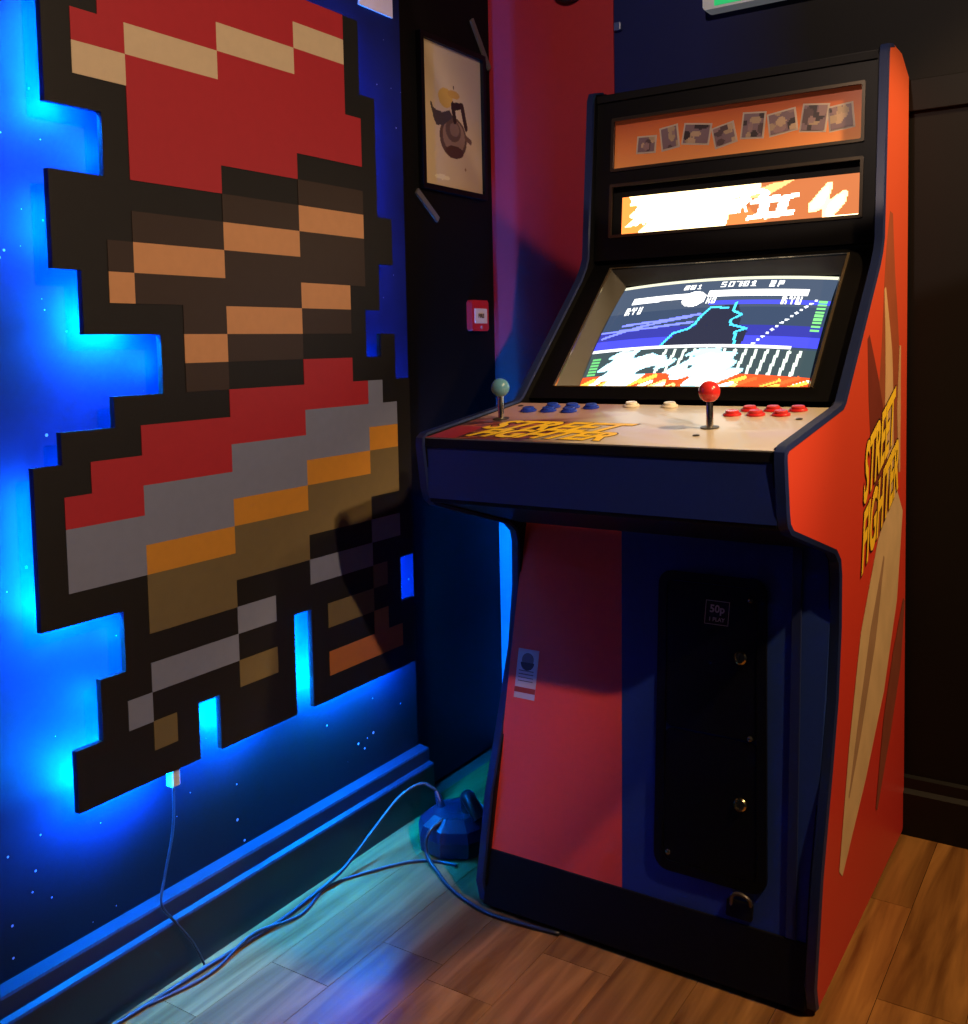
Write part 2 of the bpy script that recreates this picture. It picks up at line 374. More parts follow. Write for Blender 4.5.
# led strip: small emitters behind the board just inside every outer edge
def led_mat(name, col, st):
    m, nt, b = newmat(name); b.inputs['Base Color'].default_value = (0.1, 0.1, 0.1, 1)
    b.inputs['Emission Color'].default_value = col+(1,); b.inputs['Emission Strength'].default_value = st
    return m
M_LED = led_mat('blue_led', (0.0, 0.21, 1.0), 720.0)
M_LED_BASE = led_mat('blue_led_base', (0.0, 0.21, 1.0), 2500.0)
M_LED_DIM = led_mat('blue_led_dim', (0.0, 0.15, 1.0), 170.0)
ins = 0.034; xl0, xl1 = XF-0.019, XF-0.012
def runs(flags):
    out = []; st = None
    for k, f in enumerate(list(flags)+[False]):
        if f and st is None: st = k
        if not f and st is not None: out.append((st, k)); st = None
    return out
LED, LEDR, LEDB = [], [], []
for j in range(NC):
    for a, b in runs([cell(i, j) != '.' and cell(i, j-1) == '.' for i in range(NR)]): LED.append((PY0+j*PU+ins, PY0+j*PU+ins+0.006, PZ0+(NR-b)*PV+ins, PZ0+(NR-a)*PV-ins))
    for a, b in runs([cell(i, j) != '.' and cell(i, j+1) == '.' for i in range(NR)]): LEDR.append((PY0+(j+1)*PU-ins-0.006, PY0+(j+1)*PU-ins, PZ0+(NR-b)*PV+ins, PZ0+(NR-a)*PV-ins))
for i in range(NR):
    for a, b in runs([cell(i, j) != '.' and cell(i+1, j) == '.' for j in range(NC)]): LEDB.append((PY0+a*PU+ins, PY0+b*PU-ins, PZ0+(NR-i-1)*PV+0.012, PZ0+(NR-i-1)*PV+0.019))
for grp, m_, dep in ((LED, M_LED, 0.007), (LEDR, M_LED_DIM, 0.007), (LEDB, M_LED_BASE, 0.010)):
    for y0, y1, z0, z1 in grp:
        if y1-y0 > 0.005 and z1-z0 > 0.005 and max(y1-y0, z1-z0) > 0.03:
            obj('led_strip', box(XF-0.012-dep, XF-0.012, y0, y1, z0, z1), M_LED if (m_ is M_LED_DIM and z1 < 0.75) else m_, panel)
for (i, j) in ((3, 7), (3, 12), (12, 8), (12, 13), (20, 4), (20, 14), (23, 8)):
    y = PY0+(j+.5)*PU; z = PZ0+(NR-i-.5)*PV
    obj('spacer', lathe([(0.012, 0), (0.012, XF-0.012-X_L)], axes((X_L, y, z), (0, 1, 0), (0, 0, 1), (1, 0, 0)), 10), M_BLACK, panel)
obj('cable_connector', box(-1.484, -1.466, 1.185, 1.205, 0.362, 0.404, 0.003), mat('white_plastic', (205, 205, 205), 0.4), panel, label='small white cable connector')

# ================================================================== ARCADE CABINET
XR, XLc = -0.438, -1.128
cab = thing('arcade_cabinet', ((XR+XLc)/2, 2.05, 0), label='tall upright arcade machine with orange sides, lit screen and blue front', category='arcade machine')
PROF = [(1.684, 0.012), (1.672, 0.055), (1.712, 0.229), (1.776, 0.40), (1.815, 0.512), (1.836, 0.64), (1.838, 0.735), (1.831, 0.762), (1.802, 0.784), (1.538, 0.862),
        (1.520, 0.876), (1.514, 0.895), (1.502, 0.976), (1.503, 0.988), (1.515, 0.995), (1.850, 1.036), (1.866, 1.044), (2.148, 1.306), (2.172, 1.335), (2.186, 1.362),
        (2.224, 1.742), (2.232, 1.757), (2.28, 1.768), (2.36, 1.768), (2.440, 1.735), (2.440, 0.03), (2.425, 0.012)]
TRIM_N = 23
MX = axes((0, 0, 0), (0, 1, 0), (0, 0, 1), (1, 0, 0))   # (u,v,w) = (y,z,x)
M_SIDE = ramp_mat('orange_red_side', [(0.0, (186, 46, 42)), (0.45, (198, 56, 38)), (1.0, (206, 90, 54))], 2, rough=0.42, noise=0.04)
M_NAVY = mat('navy_trim', (24, 36, 78), 0.35, var=0.15)
M_BLUE = mat('blue_front', (18, 48, 124), 0.55, var=0.1, scale=90)
M_BLUE2 = mat('blue_box', (22, 40, 104), 0.5, var=0.1, scale=90)
for xa, xb in ((XR-0.018, XR), (XLc, XLc+0.018)):
    obj('side_panel', prism(PROF, MX, xa, xb), M_SIDE, cab)
for xa, xb in ((XR-0.0215, XR-0.0185), (XLc+0.0185, XLc+0.0215)):
    obj('side_lining', prism([(y+(0.0015 if y < 2.3 else -0.004), z) for y, z in PROF], MX, xa, xb), M_BLACK, cab)
def offset_path(P, d):
    out = []
    for i, p in enumerate(P):
        a = Vector(P[max(i-1, 0)]); b = Vector(P[min(i+1, len(P)-1)]); t = (b-a).normalized(); out.append((p[0]-t.y*d, p[1]+t.x*d))
    return out
for xa, xb in ((XR-0.020, XR+0.0015), (XLc-0.0015, XLc+0.020)):
    pa = PROF[:TRIM_N]; pin = pa; pout = offset_path(pa, 0.004); pin2 = offset_path(pa, -0.004)
    bm = bmesh.new(); rings = []
    for a, b, c in zip(pin2, pout, pin):
        rings.append([bm.verts.new((xa, a[0], a[1])), bm.verts.new((xa+0.003, b[0], b[1])), bm.verts.new((xb-0.003, b[0], b[1])), bm.verts.new((xb, a[0], a[1]))])
    for a, b in zip(rings, rings[1:]):
        for k in range(4): bm.faces.new((a[k], a[(k+1) % 4], b[(k+1) % 4], b[k]))
    bm.faces.new(rings[0]); bm.faces.new(rings[-1])
    obj('edge_trim', bm, M_NAVY, cab, smooth=True)
xi0, xi1 = XLc+0.018, XR-0.018
obj('back_board', box(xi0, xi1, 2.415, 2.433, 0.03, 1.73), M_BLACK, cab)
obj('base_board', box(xi0, xi1, 1.75, 2.415, 0.03, 0.048), M_BLACK, cab)
obj('top_board', prism([(2.236, 1.752), (2.28, 1.762), (2.36, 1.762), (2.433, 1.732), (2.433, 1.716), (2.355, 1.746), (2.28, 1.746), (2.236, 1.736)], MX, xi0, xi1), M_BLACK, cab)
# plane frames: u across (x), v up the slope, w outwards to the viewer
def slope_frame(A, B, off):
    d = Vector((0, B[0]-A[0], B[1]-A[1])); M = axes((0, A[0], A[1]), (1, 0, 0), d, (0, 0, 0) and None)
    w = Vector((M[0][2], M[1][2], M[2][2]))
    return Matrix.Translation(-w*off) @ M, d.length
# --- head
HD, hl = slope_frame((2.187, 1.357), (2.226, 1.745), 0.020)
def holed(M, u0, u1, v0, v1, holes, h0, h1):
    """rectangle with rectangular holes stacked in v, as solid bars joined in one mesh"""
    bm = bmesh.new(); vv = v0
    def bar(a, b, c, d): add_prism(bm, [(a, c), (b, c), (b, d), (a, d)], M, h0, h1)
    hu0, hu1 = holes[0][0], holes[0][1]
    bar(u0, hu0, v0, v1); bar(hu1, u1, v0, v1)
    for (a, b, c, d) in holes: bar(hu0, hu1, vv, c); vv = d
    bar(hu0, hu1, vv, v1); return bm
obj('marquee_frame', holed(HD, xi0, xi1, 0.0, 0.402, [(-1.066, -0.487, 0.055, 0.180), (-1.066, -0.487, 0.214, 0.339)], -0.016, 0.004), M_BLACKSAT, cab)
for nm, v0, v1 in (('upper_window', 0.214, 0.339), ('marquee_window', 0.055, 0.180)):
    obj('retainer', frame_bm(rrect(-1.068, -0.485, v0-0.002, v1+0.002, 0.004, 3), rrect(-1.061, -0.492, v0+0.005, v1-0.005, 0.003, 3), HD, 0.002, 0.0075), mat('dark_metal', (70, 62, 52), 0.3, 0.7), cab, smooth=True)
# upper orange print with eight snapshot cards
up = obj('upper_print', prism([(-1.066, 0.214), (-0.487, 0.214), (-0.487, 0.339), (-1.066, 0.339)], HD, -0.014, -0.010),
         ramp_mat('orange_print', [(0.0, (232, 150, 84)), (0.5, (216, 122, 66)), (1.0, (176, 82, 48))], 2, rough=0.25, noise=0.1, emit=0.10), cab, label='orange printed strip with a row of snapshots')
random.seed(11)
CARDS = [(-0.983, 0.272, 0.050, 0.042, -3), (-0.925, 0.281, 0.046, 0.056, 8), (-0.859, 0.281, 0.068, 0.050, -8), (-0.793, 0.270, 0.054, 0.050, 13),
         (-0.727, 0.283, 0.054, 0.060, -5), (-0.662, 0.281, 0.064, 0.052, 8), (-0.593, 0.281, 0.058, 0.062, -7), (-0.537, 0.275, 0.054, 0.056, 6)]
M_CARD = mat('card_white', (196, 178, 160), 0.4); M_PIC = print_mat('snapshot_print', 0.35, spec=0.5)
for k, (u, v, w, h, a) in enumerate(CARDS):
    Mc = HD @ Matrix.Translation((u, v, 0)) @ Matrix.Rotation(math.radians(a), 4, 'Z')
    cd = obj('snapshot_card', prism([(-w/2, -h/2), (w/2, -h/2), (w/2, h/2), (-w/2, h/2)], Mc, -0.010, -0.0092-0.0001*k), M_CARD, up)
    pc = Pic(16, 14, lin((128, 104, 110)))
    for q in range(7):
        pc.ell(random.random(), random.random(), random.uniform(.1, .3), random.uniform(.1, .35), lin(random.choice([(176, 150, 120), (90, 70, 72), (60, 48, 50), (150, 120, 118), (190, 160, 130)])))
    obj('snapshot_picture', raster_mesh('snapshot_picture', pc.A, lambda s, t, Mc=Mc, w=w, h=h: Mc @ Vector(((s-.5)*(w-.008), (t-.5)*(h-.008), -0.0085))), M_PIC, cab)
# lit marquee: the tube's overexposed glare put into the yellow left, brown right, slab II; right-hand figure replaced by a plain burst
mq = Pic(190, 42, lin((120, 66, 36)))
rs = np.random.RandomState(3)
N1 = sum(np.sin(mq.X*rs.uniform(20, 70)+mq.Y*rs.uniform(5, 30)+rs.uniform(0, 6)) for _ in range(5))/5
mq.mask(mq.X+0.10*mq.Y+0.03*N1 < 0.60, (1.0, 0.74, 0.36))
mq.mask((mq.X+0.06*N1-0.05*mq.Y < 0.035), lin((190, 96, 40)))
mq.poly([(0.50, 0.30), (0.66, 0.02), (0.74, 0.0), (0.62, 0.35)], lin((190, 130, 80)))
WH = (1.0, 0.92, 0.72)
mq.line([(0.54, 0.42), (0.55, 0.22), (0.60, 0.17), (0.63, 0.25), (0.60, 0.40)], 0.06, WH, asp=4.2)
mq.poly([(0.46, 1.0), (0.48, 0.6), (0.56, 0.55), (0.60, 0.85), (0.66, 0.8), (0.60, 1.0)], lin((150, 80, 40)))
for ox in (0.0, 0.075):
    mq.poly([(0.565+ox, 0.38), (0.685+ox, 0.30), (0.68+ox, 0.40), (0.645+ox, 0.43), (0.635+ox, 0.68), (0.67+ox, 0.68), (0.66+ox, 0.80), (0.545+ox, 0.85), (0.555+ox, 0.74), (0.59+ox, 0.72), (0.605+ox, 0.47), (0.56+ox, 0.48)], WH)
N2 = sum(np.sin(mq.X*rs.uniform(40, 110)+mq.Y*rs.uniform(4, 16)+rs.uniform(0, 6)) for _ in range(5))/5
mq.mask((abs(mq.X-0.865)*3.2+abs(mq.Y-0.60)*0.8+0.22*N2 < 0.30), (1.0, 0.50, 0.20)); mq.mask((abs(mq.X-0.865)*3.6+abs(mq.Y-0.62)*0.9+0.26*N2 < 0.17), (1.0, 0.86, 0.6))
mq.line([(0.70, 0.97), (0.98, 0.93)], 0.03, (1, 0.8, 0.4), asp=4.2)
marq = obj('marquee', raster_mesh('marquee', mq.A, lambda s, t: HD @ Vector((-1.042+s*(1.042-0.487), 0.057+t*(0.152-0.057)+0.0, -0.012))), print_mat('backlit_marquee', 0.2, emit=4.5), cab, label='glowing backlit title strip')
obj('marquee_backing', prism([(-1.066, 0.055), (-0.487, 0.055), (-0.487, 0.180), (-1.066, 0.180)], HD, -0.030, -0.014), M_BLACK, cab)
MT = HD @ Matrix.Translation((-0.875, 0.105, -0.0115)) @ Matrix.Rotation(math.radians(2), 4, 'Z')
obj('title_lettering', text_mesh('STREET FIGHTER', 0.060, 0.0003, 0.0012, MT, 0.25, 0.62), mat('marquee_letter', (255, 248, 225), 0.4, emit=4.0), cab)

# --- screen surround
SC, sl = slope_frame((1.866, 1.044), (2.148, 1.306), 0.0)
BZ = 0.012
outer = [(xi0, 0.012), (xi1, 0.012), (xi1, 0.455), (xi0, 0.455)]
inner = [(-1.056, 0.047), (-0.510, 0.047), (-0.510, 0.440), (-1.056, 0.440)]
obj('screen_surround', frame_bm(outer, inner, SC, -0.03, -BZ), M_BLACKSAT, cab)
inner2 = [(-1.026, 0.050), (-0.532, 0.050), (-0.532, 0.425), (-1.026, 0.425)]
bm = bmesh.new(); ra = [bm.verts.new(SC @ Vector((u, v, -BZ-0.004))) for u, v in inner]; rb = [bm.verts.new(SC @ Vector((u, v, -0.055))) for u, v in inner2]
for i in range(4): bm.faces.new((ra[i], ra[(i+1) % 4], rb[(i+1) % 4], rb[i]))
obj('tube_shroud', bm, mat('shroud_grey', (60, 58, 52), 0.32, var=0.1), cab)
obj('glass_edge', frame_bm([(u-0.003*(1 if u < -.8 else -1), v) for u, v in inner], [(u+0.002*(1 if u < -.8 else -1), v) for u, v in inner], SC, -BZ-0.001, -BZ+0.003), mat('chrome_edge', (190, 170, 140), 0.25, 0.9), cab)
# picture tube
sc = Pic(168, 126, lin((42, 56, 78)))
X_, Y_ = sc.X, sc.Y
sc.mask(Y_ < 0.30, lin((54, 66, 84)))
sc.mask((Y_ > 0.46) & (Y_ < 0.63), lin((40, 44, 130)))
sc.mask((Y_ > 0.55) & (Y_ < 0.63), lin((58, 62, 205)))
sc.poly([(0.33, 0.63), (0.39, 0.52), (0.46, 0.47), (0.50, 0.30), (0.62, 0.28), (0.65, 0.38), (0.655, 0.46), (0.70, 0.52), (0.69, 0.63)], lin((30, 34, 52)))
sc.mask((Y_ > 0.24) & (Y_ < 0.28) & (X_ > 0.48), lin((60, 66, 190)))
for pts in ([(0.02, 0.52), (0.2, 0.44), (0.42, 0.38)], [(0.0, 0.47), (0.25, 0.46), (0.44, 0.43)], [(0.1, 0.42), (0.3, 0.40), (0.46, 0.36)]): sc.line(pts, 0.010, lin((110, 120, 240)), asp=1.33)
CY_ = lin((70, 200, 240))
sc.line([(0.33, 0.63), (0.37, 0.52), (0.43, 0.49), (0.455, 0.45), (0.47, 0.38), (0.50, 0.30), (0.58, 0.31)], 0.008, CY_, asp=1.33)
sc.line([(0.61, 0.26), (0.61, 0.34), (0.65, 0.37), (0.61, 0.42), (0.62, 0.46), (0.69, 0.49), (0.65, 0.52), (0.66, 0.61)], 0.008, CY_, asp=1.33)
for k in range(14):
    t = k/13; sc.ell(0.94-0.20*t, 0.24+0.37*t, 0.008, 0.009, (0.8, 0.85, 0.9))
for k in range(9): sc.mask((X_ > 0.955) & (X_ < 0.99) & (abs(Y_-0.25-k*0.030) < 0.009), lin((110, 190, 110)))
WHT = (1.0, 1.0, 0.95)
sc.mask(Y_ < 0.035, lin((190, 190, 165)))
sc.text('201', 0.33, 0.06, 0.0075, 0.011, WHT); sc.text('50701', 0.50, 0.045, 0.0085, 0.012, WHT); sc.text('2P', 0.72, 0.05, 0.0085, 0.012, WHT)
sc.mask((abs(Y_-0.175+0.02*(X_-.5)) < 0.030) & (X_ > 0.09) & (X_ < 0.40), WHT); sc.mask((abs(Y_-0.165) < 0.030) & (X_ > 0.46) & (X_ < 0.90), WHT)
sc.ell(0.40, 0.21, 0.055, 0.075, WHT)
sc.text('KO', 0.462, 0.205, 0.006, 0.012, WHT)
sc.text('RYU', 0.08, 0.25, 0.0075, 0.014, WHT); sc.text('RYU', 0.80, 0.205, 0.0075, 0.014, WHT)
sc.mask((Y_ > 0.64) & (Y_ < 0.84), lin((48, 62, 66)))
sc.mask((abs(Y_-0.632) < 0.014) & (X_ < 0.90), lin((225, 225, 230)))
for k in range(14):
    u = 0.36+k*0.044; sc.line([(u+0.008, 0.66), (u-0.008, 0.83)], 0.009, lin((200, 215, 200)), asp=1.33)
for k in range(6): sc.mask((X_ < 0.06) & (X_ > 0.02) & (abs(Y_-0.70-k*0.024) < 0.007), lin((90, 170, 100)))
sc.mask(Y_ > 0.835, lin((205, 70, 30)))
rs = np.random.RandomState(5)
for k in range(70):
    u = rs.uniform(0, 1); v = rs.uniform(0.86, 1.0); c = [(255, 225, 120), (255, 180, 70), (255, 245, 205), (225, 90, 40)][rs.randint(4)]
    sc.line([(u-0.03, v+0.02), (u+0.03, v-0.02)], rs.uniform(0.006, 0.015), lin(c), asp=1.33)
sc.mask(Y_ > 0.965, lin((255, 235, 170)))
NS = sum(np.sin(sc.X*rs.uniform(20, 90)+sc.Y*rs.uniform(20, 90)+rs.uniform(0, 6)) for _ in range(6))/6
for cx_, cy_, rx, ry in ((0.19, 0.80, 0.10, 0.15), (0.31, 0.745, 0.11, 0.055), (0.59, 0.80, 0.12, 0.15), (0.47, 0.83, 0.06, 0.05)):   # plain white flashes of light
    q = ((sc.X-cx_)/rx)**2+((sc.Y-cy_)/ry)**2+0.9*NS
    sc.mask(q < 1.0, lin((170, 235, 250))); sc.mask(q < 0.75, WHT)
def tube_pt(s, t):
    u = -1.026+s*(0.494); v = 0.050+t*0.372
    a, b = (s-.5)*2, (t-.5)*2
    return SC @ Vector((u, v, -0.030-0.026*(a*a*0.6+b*b*0.5)))
obj('screen', raster_mesh('screen', sc.A, tube_pt), print_mat('picture_tube', 0.12, emit=2.3), cab, smooth='all', label='lit curved game screen')
obj('tube_back', prism([(-1.05, 0.03), (-0.51, 0.03), (-0.51, 0.44), (-1.05, 0.44)], SC, -0.10, -0.09), M_BLACK, cab)

# --- control panel
CP, cl = slope_frame((1.506, 0.991), (1.850, 1.0345), 0.0)
cp = Pic(150, 76, lin((196, 186, 166)))
X_, Y_ = cp.X, cp.Y      # Y down = towards the player
rs = np.random.RandomState(8)
NB = sum(np.sin(X_*rs.uniform(8, 40)+Y_*rs.uniform(8, 40)+rs.uniform(0, 6)) for _ in range(6))/6
art = np.clip((0.44-X_+0.05*NB)/0.10, 0, 1)[..., None]
base = np.array(lin((172, 140, 138)))
tone = np.where((NB > 0.12)[..., None], np.array(lin((110, 52, 48))), np.where((NB < -0.12)[..., None], np.array(lin((70, 34, 44))), np.array(lin((176, 96, 70)))))
back = np.clip((Y_-0.42+0.06*NB)/0.12, 0, 1)[..., None]
A = base*(1-back)+tone*back
A[(X_ < 0.10) & (Y_ > 0.70)] = lin((168, 52, 66))
cp.A = cp.A*(1-art)+A*art
cpt = obj('control_panel', prism([(xi0, 0.0), (xi1, 0.0), (xi1, cl), (xi0, cl)], CP, -0.012, -0.0005), mat('panel_steel', (150, 145, 135), 0.4, 0.2), cab)
obj('control_print', raster_mesh('control_print', cp.A, lambda s, t: CP @ Vector((xi0+s*(xi1-xi0), t*cl, 0.0002))), print_mat('control_overlay', 0.30, spec=0.6, coat=0.15), cab, label='silver control overlay with reddish artwork at one end')
GOLD = ramp_mat('logo_yellow_red', [(0.0, (200, 50, 30)), (0.35, (232, 150, 40)), (1.0, (246, 206, 50))], 2, rough=0.45)
GOLDY = mat('logo_yellow', (238, 196, 40), 0.4)
INK = mat('logo_ink', (42, 16, 18), 0.5)
for body, u, v, s_, an in (('STREET', -0.912, 0.120, 0.105, 0), ('FIGHTER', -0.900, 0.050, 0.090, 0)):
    Mt = CP @ Matrix.Translation((u, v, 0.0006)); 
    obj('logo_outline', text_mesh(body, s_, 0.0001, 0.0060, Mt, 0.45, 0.78), INK, cab)
    obj('logo_lettering', text_mesh(body, s_, 0.0002, 0.0030, CP @ Matrix.Translation((u, v, 0.0009)), 0.45, 0.78), GOLDY, cab)
bm = prism([(1.514, 0.876), (1.530, 0.876), (1.522, 0.984), (1.506, 0.984)], MX, xi0, xi1)
obj('control_box_front', bm, M_BLUE2, cab)
obj('front_lip', prism([(1.504, 0.972), (1.524, 0.972), (1.522, 0.990), (1.506, 0.990)], MX, xi0, xi1, 0.002), M_BLACK, cab)
obj('lower_lip', prism([(1.518, 0.868), (1.534, 0.864), (1.534, 0.884), (1.513, 0.884)], MX, xi0, xi1, 0.002), M_BLACK, cab)
obj('control_box_underside', prism([(1.536, 0.866), (1.832, 0.780), (1.842, 0.790), (1.540, 0.880)], MX, xi0, xi1), M_BLACK, cab)
def cp_axes(u, v): return CP @ Matrix.Translation((u, v, 0.0006))
def joystick(u, v, rgb, nm):
    Mj = cp_axes(u, v) @ Matrix.Rotation(math.radians(-6), 4, 'X')
    j = obj('joystick', lathe([(0.006, 0.0), (0.006, 0.046), (0.0045, 0.05)], Mj, 14), mat('chrome', (200, 195, 185), 0.18, 1.0), cab, smooth=True)
    obj('dust_washer', lathe([(0.016, 0.0), (0.016, 0.0015), (0.0065, 0.003)], cp_axes(u, v), 22), mat('washer_dark', (70, 66, 60), 0.35, 0.4), j, smooth=True)
    R_ = 0.0185
    prof = [(max(0.001, R_*math.sin(math.pi*k/14)), 0.062-R_*math.cos(math.pi*k/14)) for k in range(15)]
    obj('ball_top', lathe(prof, Mj, 26), mat(nm, rgb, 0.15, spec=0.6), j, smooth='all')
    return j
joystick(-1.051, 0.176, (92, 150, 178), 'ball_blue'); joystick(-0.613, 0.150, (205, 46, 44), 'ball_red')
def button(u, v, rgb, cap, nm):
    b = obj('push_button', lathe([(0.0165, 0.0), (0.0165, 0.002), (0.0145, 0.0042), (0.0128, 0.0044), (0.0125, 0.002)], cp_axes(u, v), 22), mat(nm, rgb, 0.25), cab, smooth=True)
    obj('plunger', lathe([(0.0120, 0.0), (0.0120, 0.0075), (0.0108, 0.0088), (0.004, 0.0082)], cp_axes(u, v), 22), mat(nm+'_cap', cap, 0.2), b, smooth=True)
for u, v in ((-0.612, 0.262), (-0.570, 0.266), (-0.526, 0.270), (-0.594, 0.306), (-0.552, 0.310), (-0.508, 0.314)): button(u, v, (200, 36, 36), (205, 48, 44), 'button_red')
for u, v in ((-1.036, 0.258), (-0.992, 0.262), (-0.945, 0.262), (-1.004, 0.302), (-0.960, 0.304), (-0.916, 0.302)): button(u, v, (26, 52, 160), (30, 62, 180), 'button_blue')
for u, v in ((-0.840, 0.328), (-0.760, 0.330)): button(u, v, (214, 206, 186), (225, 220, 204), 'button_white')
for u, v in ((-0.485, 0.237), (-0.613, 0.085), (-1.085, 0.31)):
    obj('panel_bolt', lathe([(0.006, 0), (0.006, 0.0012), (0.003, 0.002)], cp_axes(u, v), 12), mat('bolt_dark', (66, 60, 54), 0.35, 0.6), cab, smooth=True)

# --- lower front: panel leans forward to the floor
FR, fl = slope_frame((1.668, 0.060), (1.838, 0.735), 0.016)
obj('front_panel', prism([(-0.8095, 0.06), (xi1, 0.06), (xi1, 0.745), (-0.8805, 0.745)], FR, -0.016, 0.0), M_BLUE, cab)
obj('red_panel', prism([(xi0, 0.06), (-0.810, 0.06), (-0.881, 0.745), (xi0, 0.745)], FR, -0.016, 0.0), mat('red_front', (224, 72, 62), 0.5, var=0.06, scale=80), cab, label='plain red section of the lower front')
obj('kick_board', prism([(xi0, -0.048), (xi1, -0.048), (xi1, 0.062), (xi0, 0.062)], FR, -0.02, 0.004, 0.002), M_BLACK, cab)
obj('inner_batten', prism([(-0.496, 0.062), (-0.478, 0.062), (-0.512, 0.74), (-0.530, 0.74)], FR, 0.0, 0.005, 0.001), mat('navy_batten', (16, 30, 78), 0.5), cab)
# coin door
FD = FR @ Matrix(((1, -0.075, 0, 0.075*0.39), (0, 1, 0, 0), (0, 0, 1, 0), (0, 0, 0, 1)))   # the door hangs in a tapering front
M_DOOR = mat('coin_door_black', (6, 6, 7), 0.36, spec=0.3, var=0.3, bump=0.15, scale=200)
door = obj('coin_door_frame', frame_bm(rrect(-0.768, -0.553, 0.118, 0.672, 0.028), rrect(-0.750, -0.571, 0.136, 0.654, 0.014), FD, 0.0, 0.007), M_DOOR, cab, smooth=True)
du = obj('upper_coin_door', prism(rrect(-0.749, -0.572, 0.378, 0.653, 0.012), FD, 0.0, 0.005), M_DOOR, cab)
dl = obj('lower_cash_door', prism(rrect(-0.749, -0.572, 0.137, 0.374, 0.012), FD, 0.0, 0.005), M_DOOR, cab)
M_LOCK = mat('lock_chrome', (205, 190, 150), 0.2, 1.0)
for d, u, v in ((du, -0.612, 0.524), (dl, -0.592, 0.264)):
    Ml = FR @ Matrix.Translation((u, v, 0.005))
    obj('lock', lathe([(0.0125, 0), (0.0125, 0.003), (0.0095, 0.006), (0.0085, 0.006), (0.008, 0.004), (0.002, 0.004)], Ml, 20), M_LOCK, d, smooth=True)
    obj('keyhole', prism([(-0.0008, -0.004), (0.0008, -0.004), (0.0008, 0.004), (-0.0008, 0.004)], Ml, 0.0038, 0.0045), M_BLACK, d)
for u, v in ((-0.583, 0.382), (-0.601, 0.632), (-0.722, 0.15)):
    obj('door_bolt', lathe([(0.005, 0), (0.005, 0.002), (0.002, 0.0035)], FR @ Matrix.Translation((u, v, 0.005)), 12), mat('bolt_steel', (130, 128, 124), 0.25, 0.9), door, smooth=True)
stk = obj('price_sticker', prism([(-0.688, 0.578), (-0.640, 0.578), (-0.640, 0.624), (-0.688, 0.624)], FR, 0.005, 0.0055), mat('sticker_black', (10, 10, 10), 0.4), cab, label='black price sticker reading 50p 1 play')
M_STW = mat('sticker_white', (212, 205, 205), 0.5)
obj('sticker_border', frame_bm([(-0.6875, 0.5785), (-0.6405, 0.5785), (-0.6405, 0.6235), (-0.6875, 0.6235)], [(-0.6865, 0.5795), (-0.6415, 0.5795), (-0.6415, 0.6225), (-0.6865, 0.6225)], FR, 0.0055, 0.0058), M_STW, stk)
obj('sticker_lettering', text_mesh('50p', 0.020, 0.0001, 0.0005, FR @ Matrix.Translation((-0.664, 0.6075, 0.0058))), M_STW, stk)
obj('sticker_lettering', text_mesh('1 PLAY', 0.0105, 0.0001, 0.0002, FR @ Matrix.Translation((-0.664, 0.588, 0.0058))), M_STW, stk)
# hasp below the door
hs = tube(spline([FR @ Vector(p) for p in ((-0.596, 0.090, 0.003), (-0.592, 0.108, 0.012), (-0.578, 0.114, 0.014), (-0.562, 0.108, 0.012), (-0.560, 0.096, 0.004))], 5), 0.0035, 8)
obj('hasp', hs, mat('hasp_steel', (105, 100, 98), 0.35, 0.8), cab, smooth=True, label='bent metal hasp under the coin door')
obj('hasp_plate', prism(rrect(-0.604, -0.556, 0.070, 0.100, 0.004), FR, 0.0, 0.006), M_BLACK, cab)
# test label on the red panel
lb = obj('inspection_label', prism([(-1.092, 0.372), (-1.042, 0.372), (-1.042, 0.474), (-1.092, 0.474)], FR, 0.0, 0.0006), mat('label_white', (190, 180, 190), 0.5, var=0.05), cab, label='white paper inspection label')
lr = [(0.0145*math.cos(2*math.pi*k/20), 0.0145*math.sin(2*math.pi*k/20)) for k in range(20)]
obj('label_emblem', prism(lr, FR @ Matrix.Translation((-1.067, 0.452, 0)), 0.0006, 0.0009), mat('label_grey', (104, 92, 98), 0.5), lb)
obj('label_emblem_band', prism([(0.0165*math.cos(a), 0.0165*math.sin(a)) for a in [math.pi+math.pi*k/10 for k in range(11)]], FR @ Matrix.Translation((-1.067, 0.4465, 0)), 0.0009, 0.0011), mat('label_dark', (52, 42, 50), 0.5), lb)
for v in (0.428, 0.421, 0.414, 0.407):
    obj('label_line', prism([(-1.086, v), (-1.050, v), (-1.050, v+0.002), (-1.086, v+0.002)], FR, 0.0006, 0.0009), mat('label_grey', (104, 92, 98), 0.5), lb)
obj('label_band', prism([(-1.092, 0.384), (-1.042, 0.384), (-1.042, 0.395), (-1.092, 0.395)], FR, 0.0006, 0.0009), mat('label_red', (150, 50, 40), 0.5), lb)

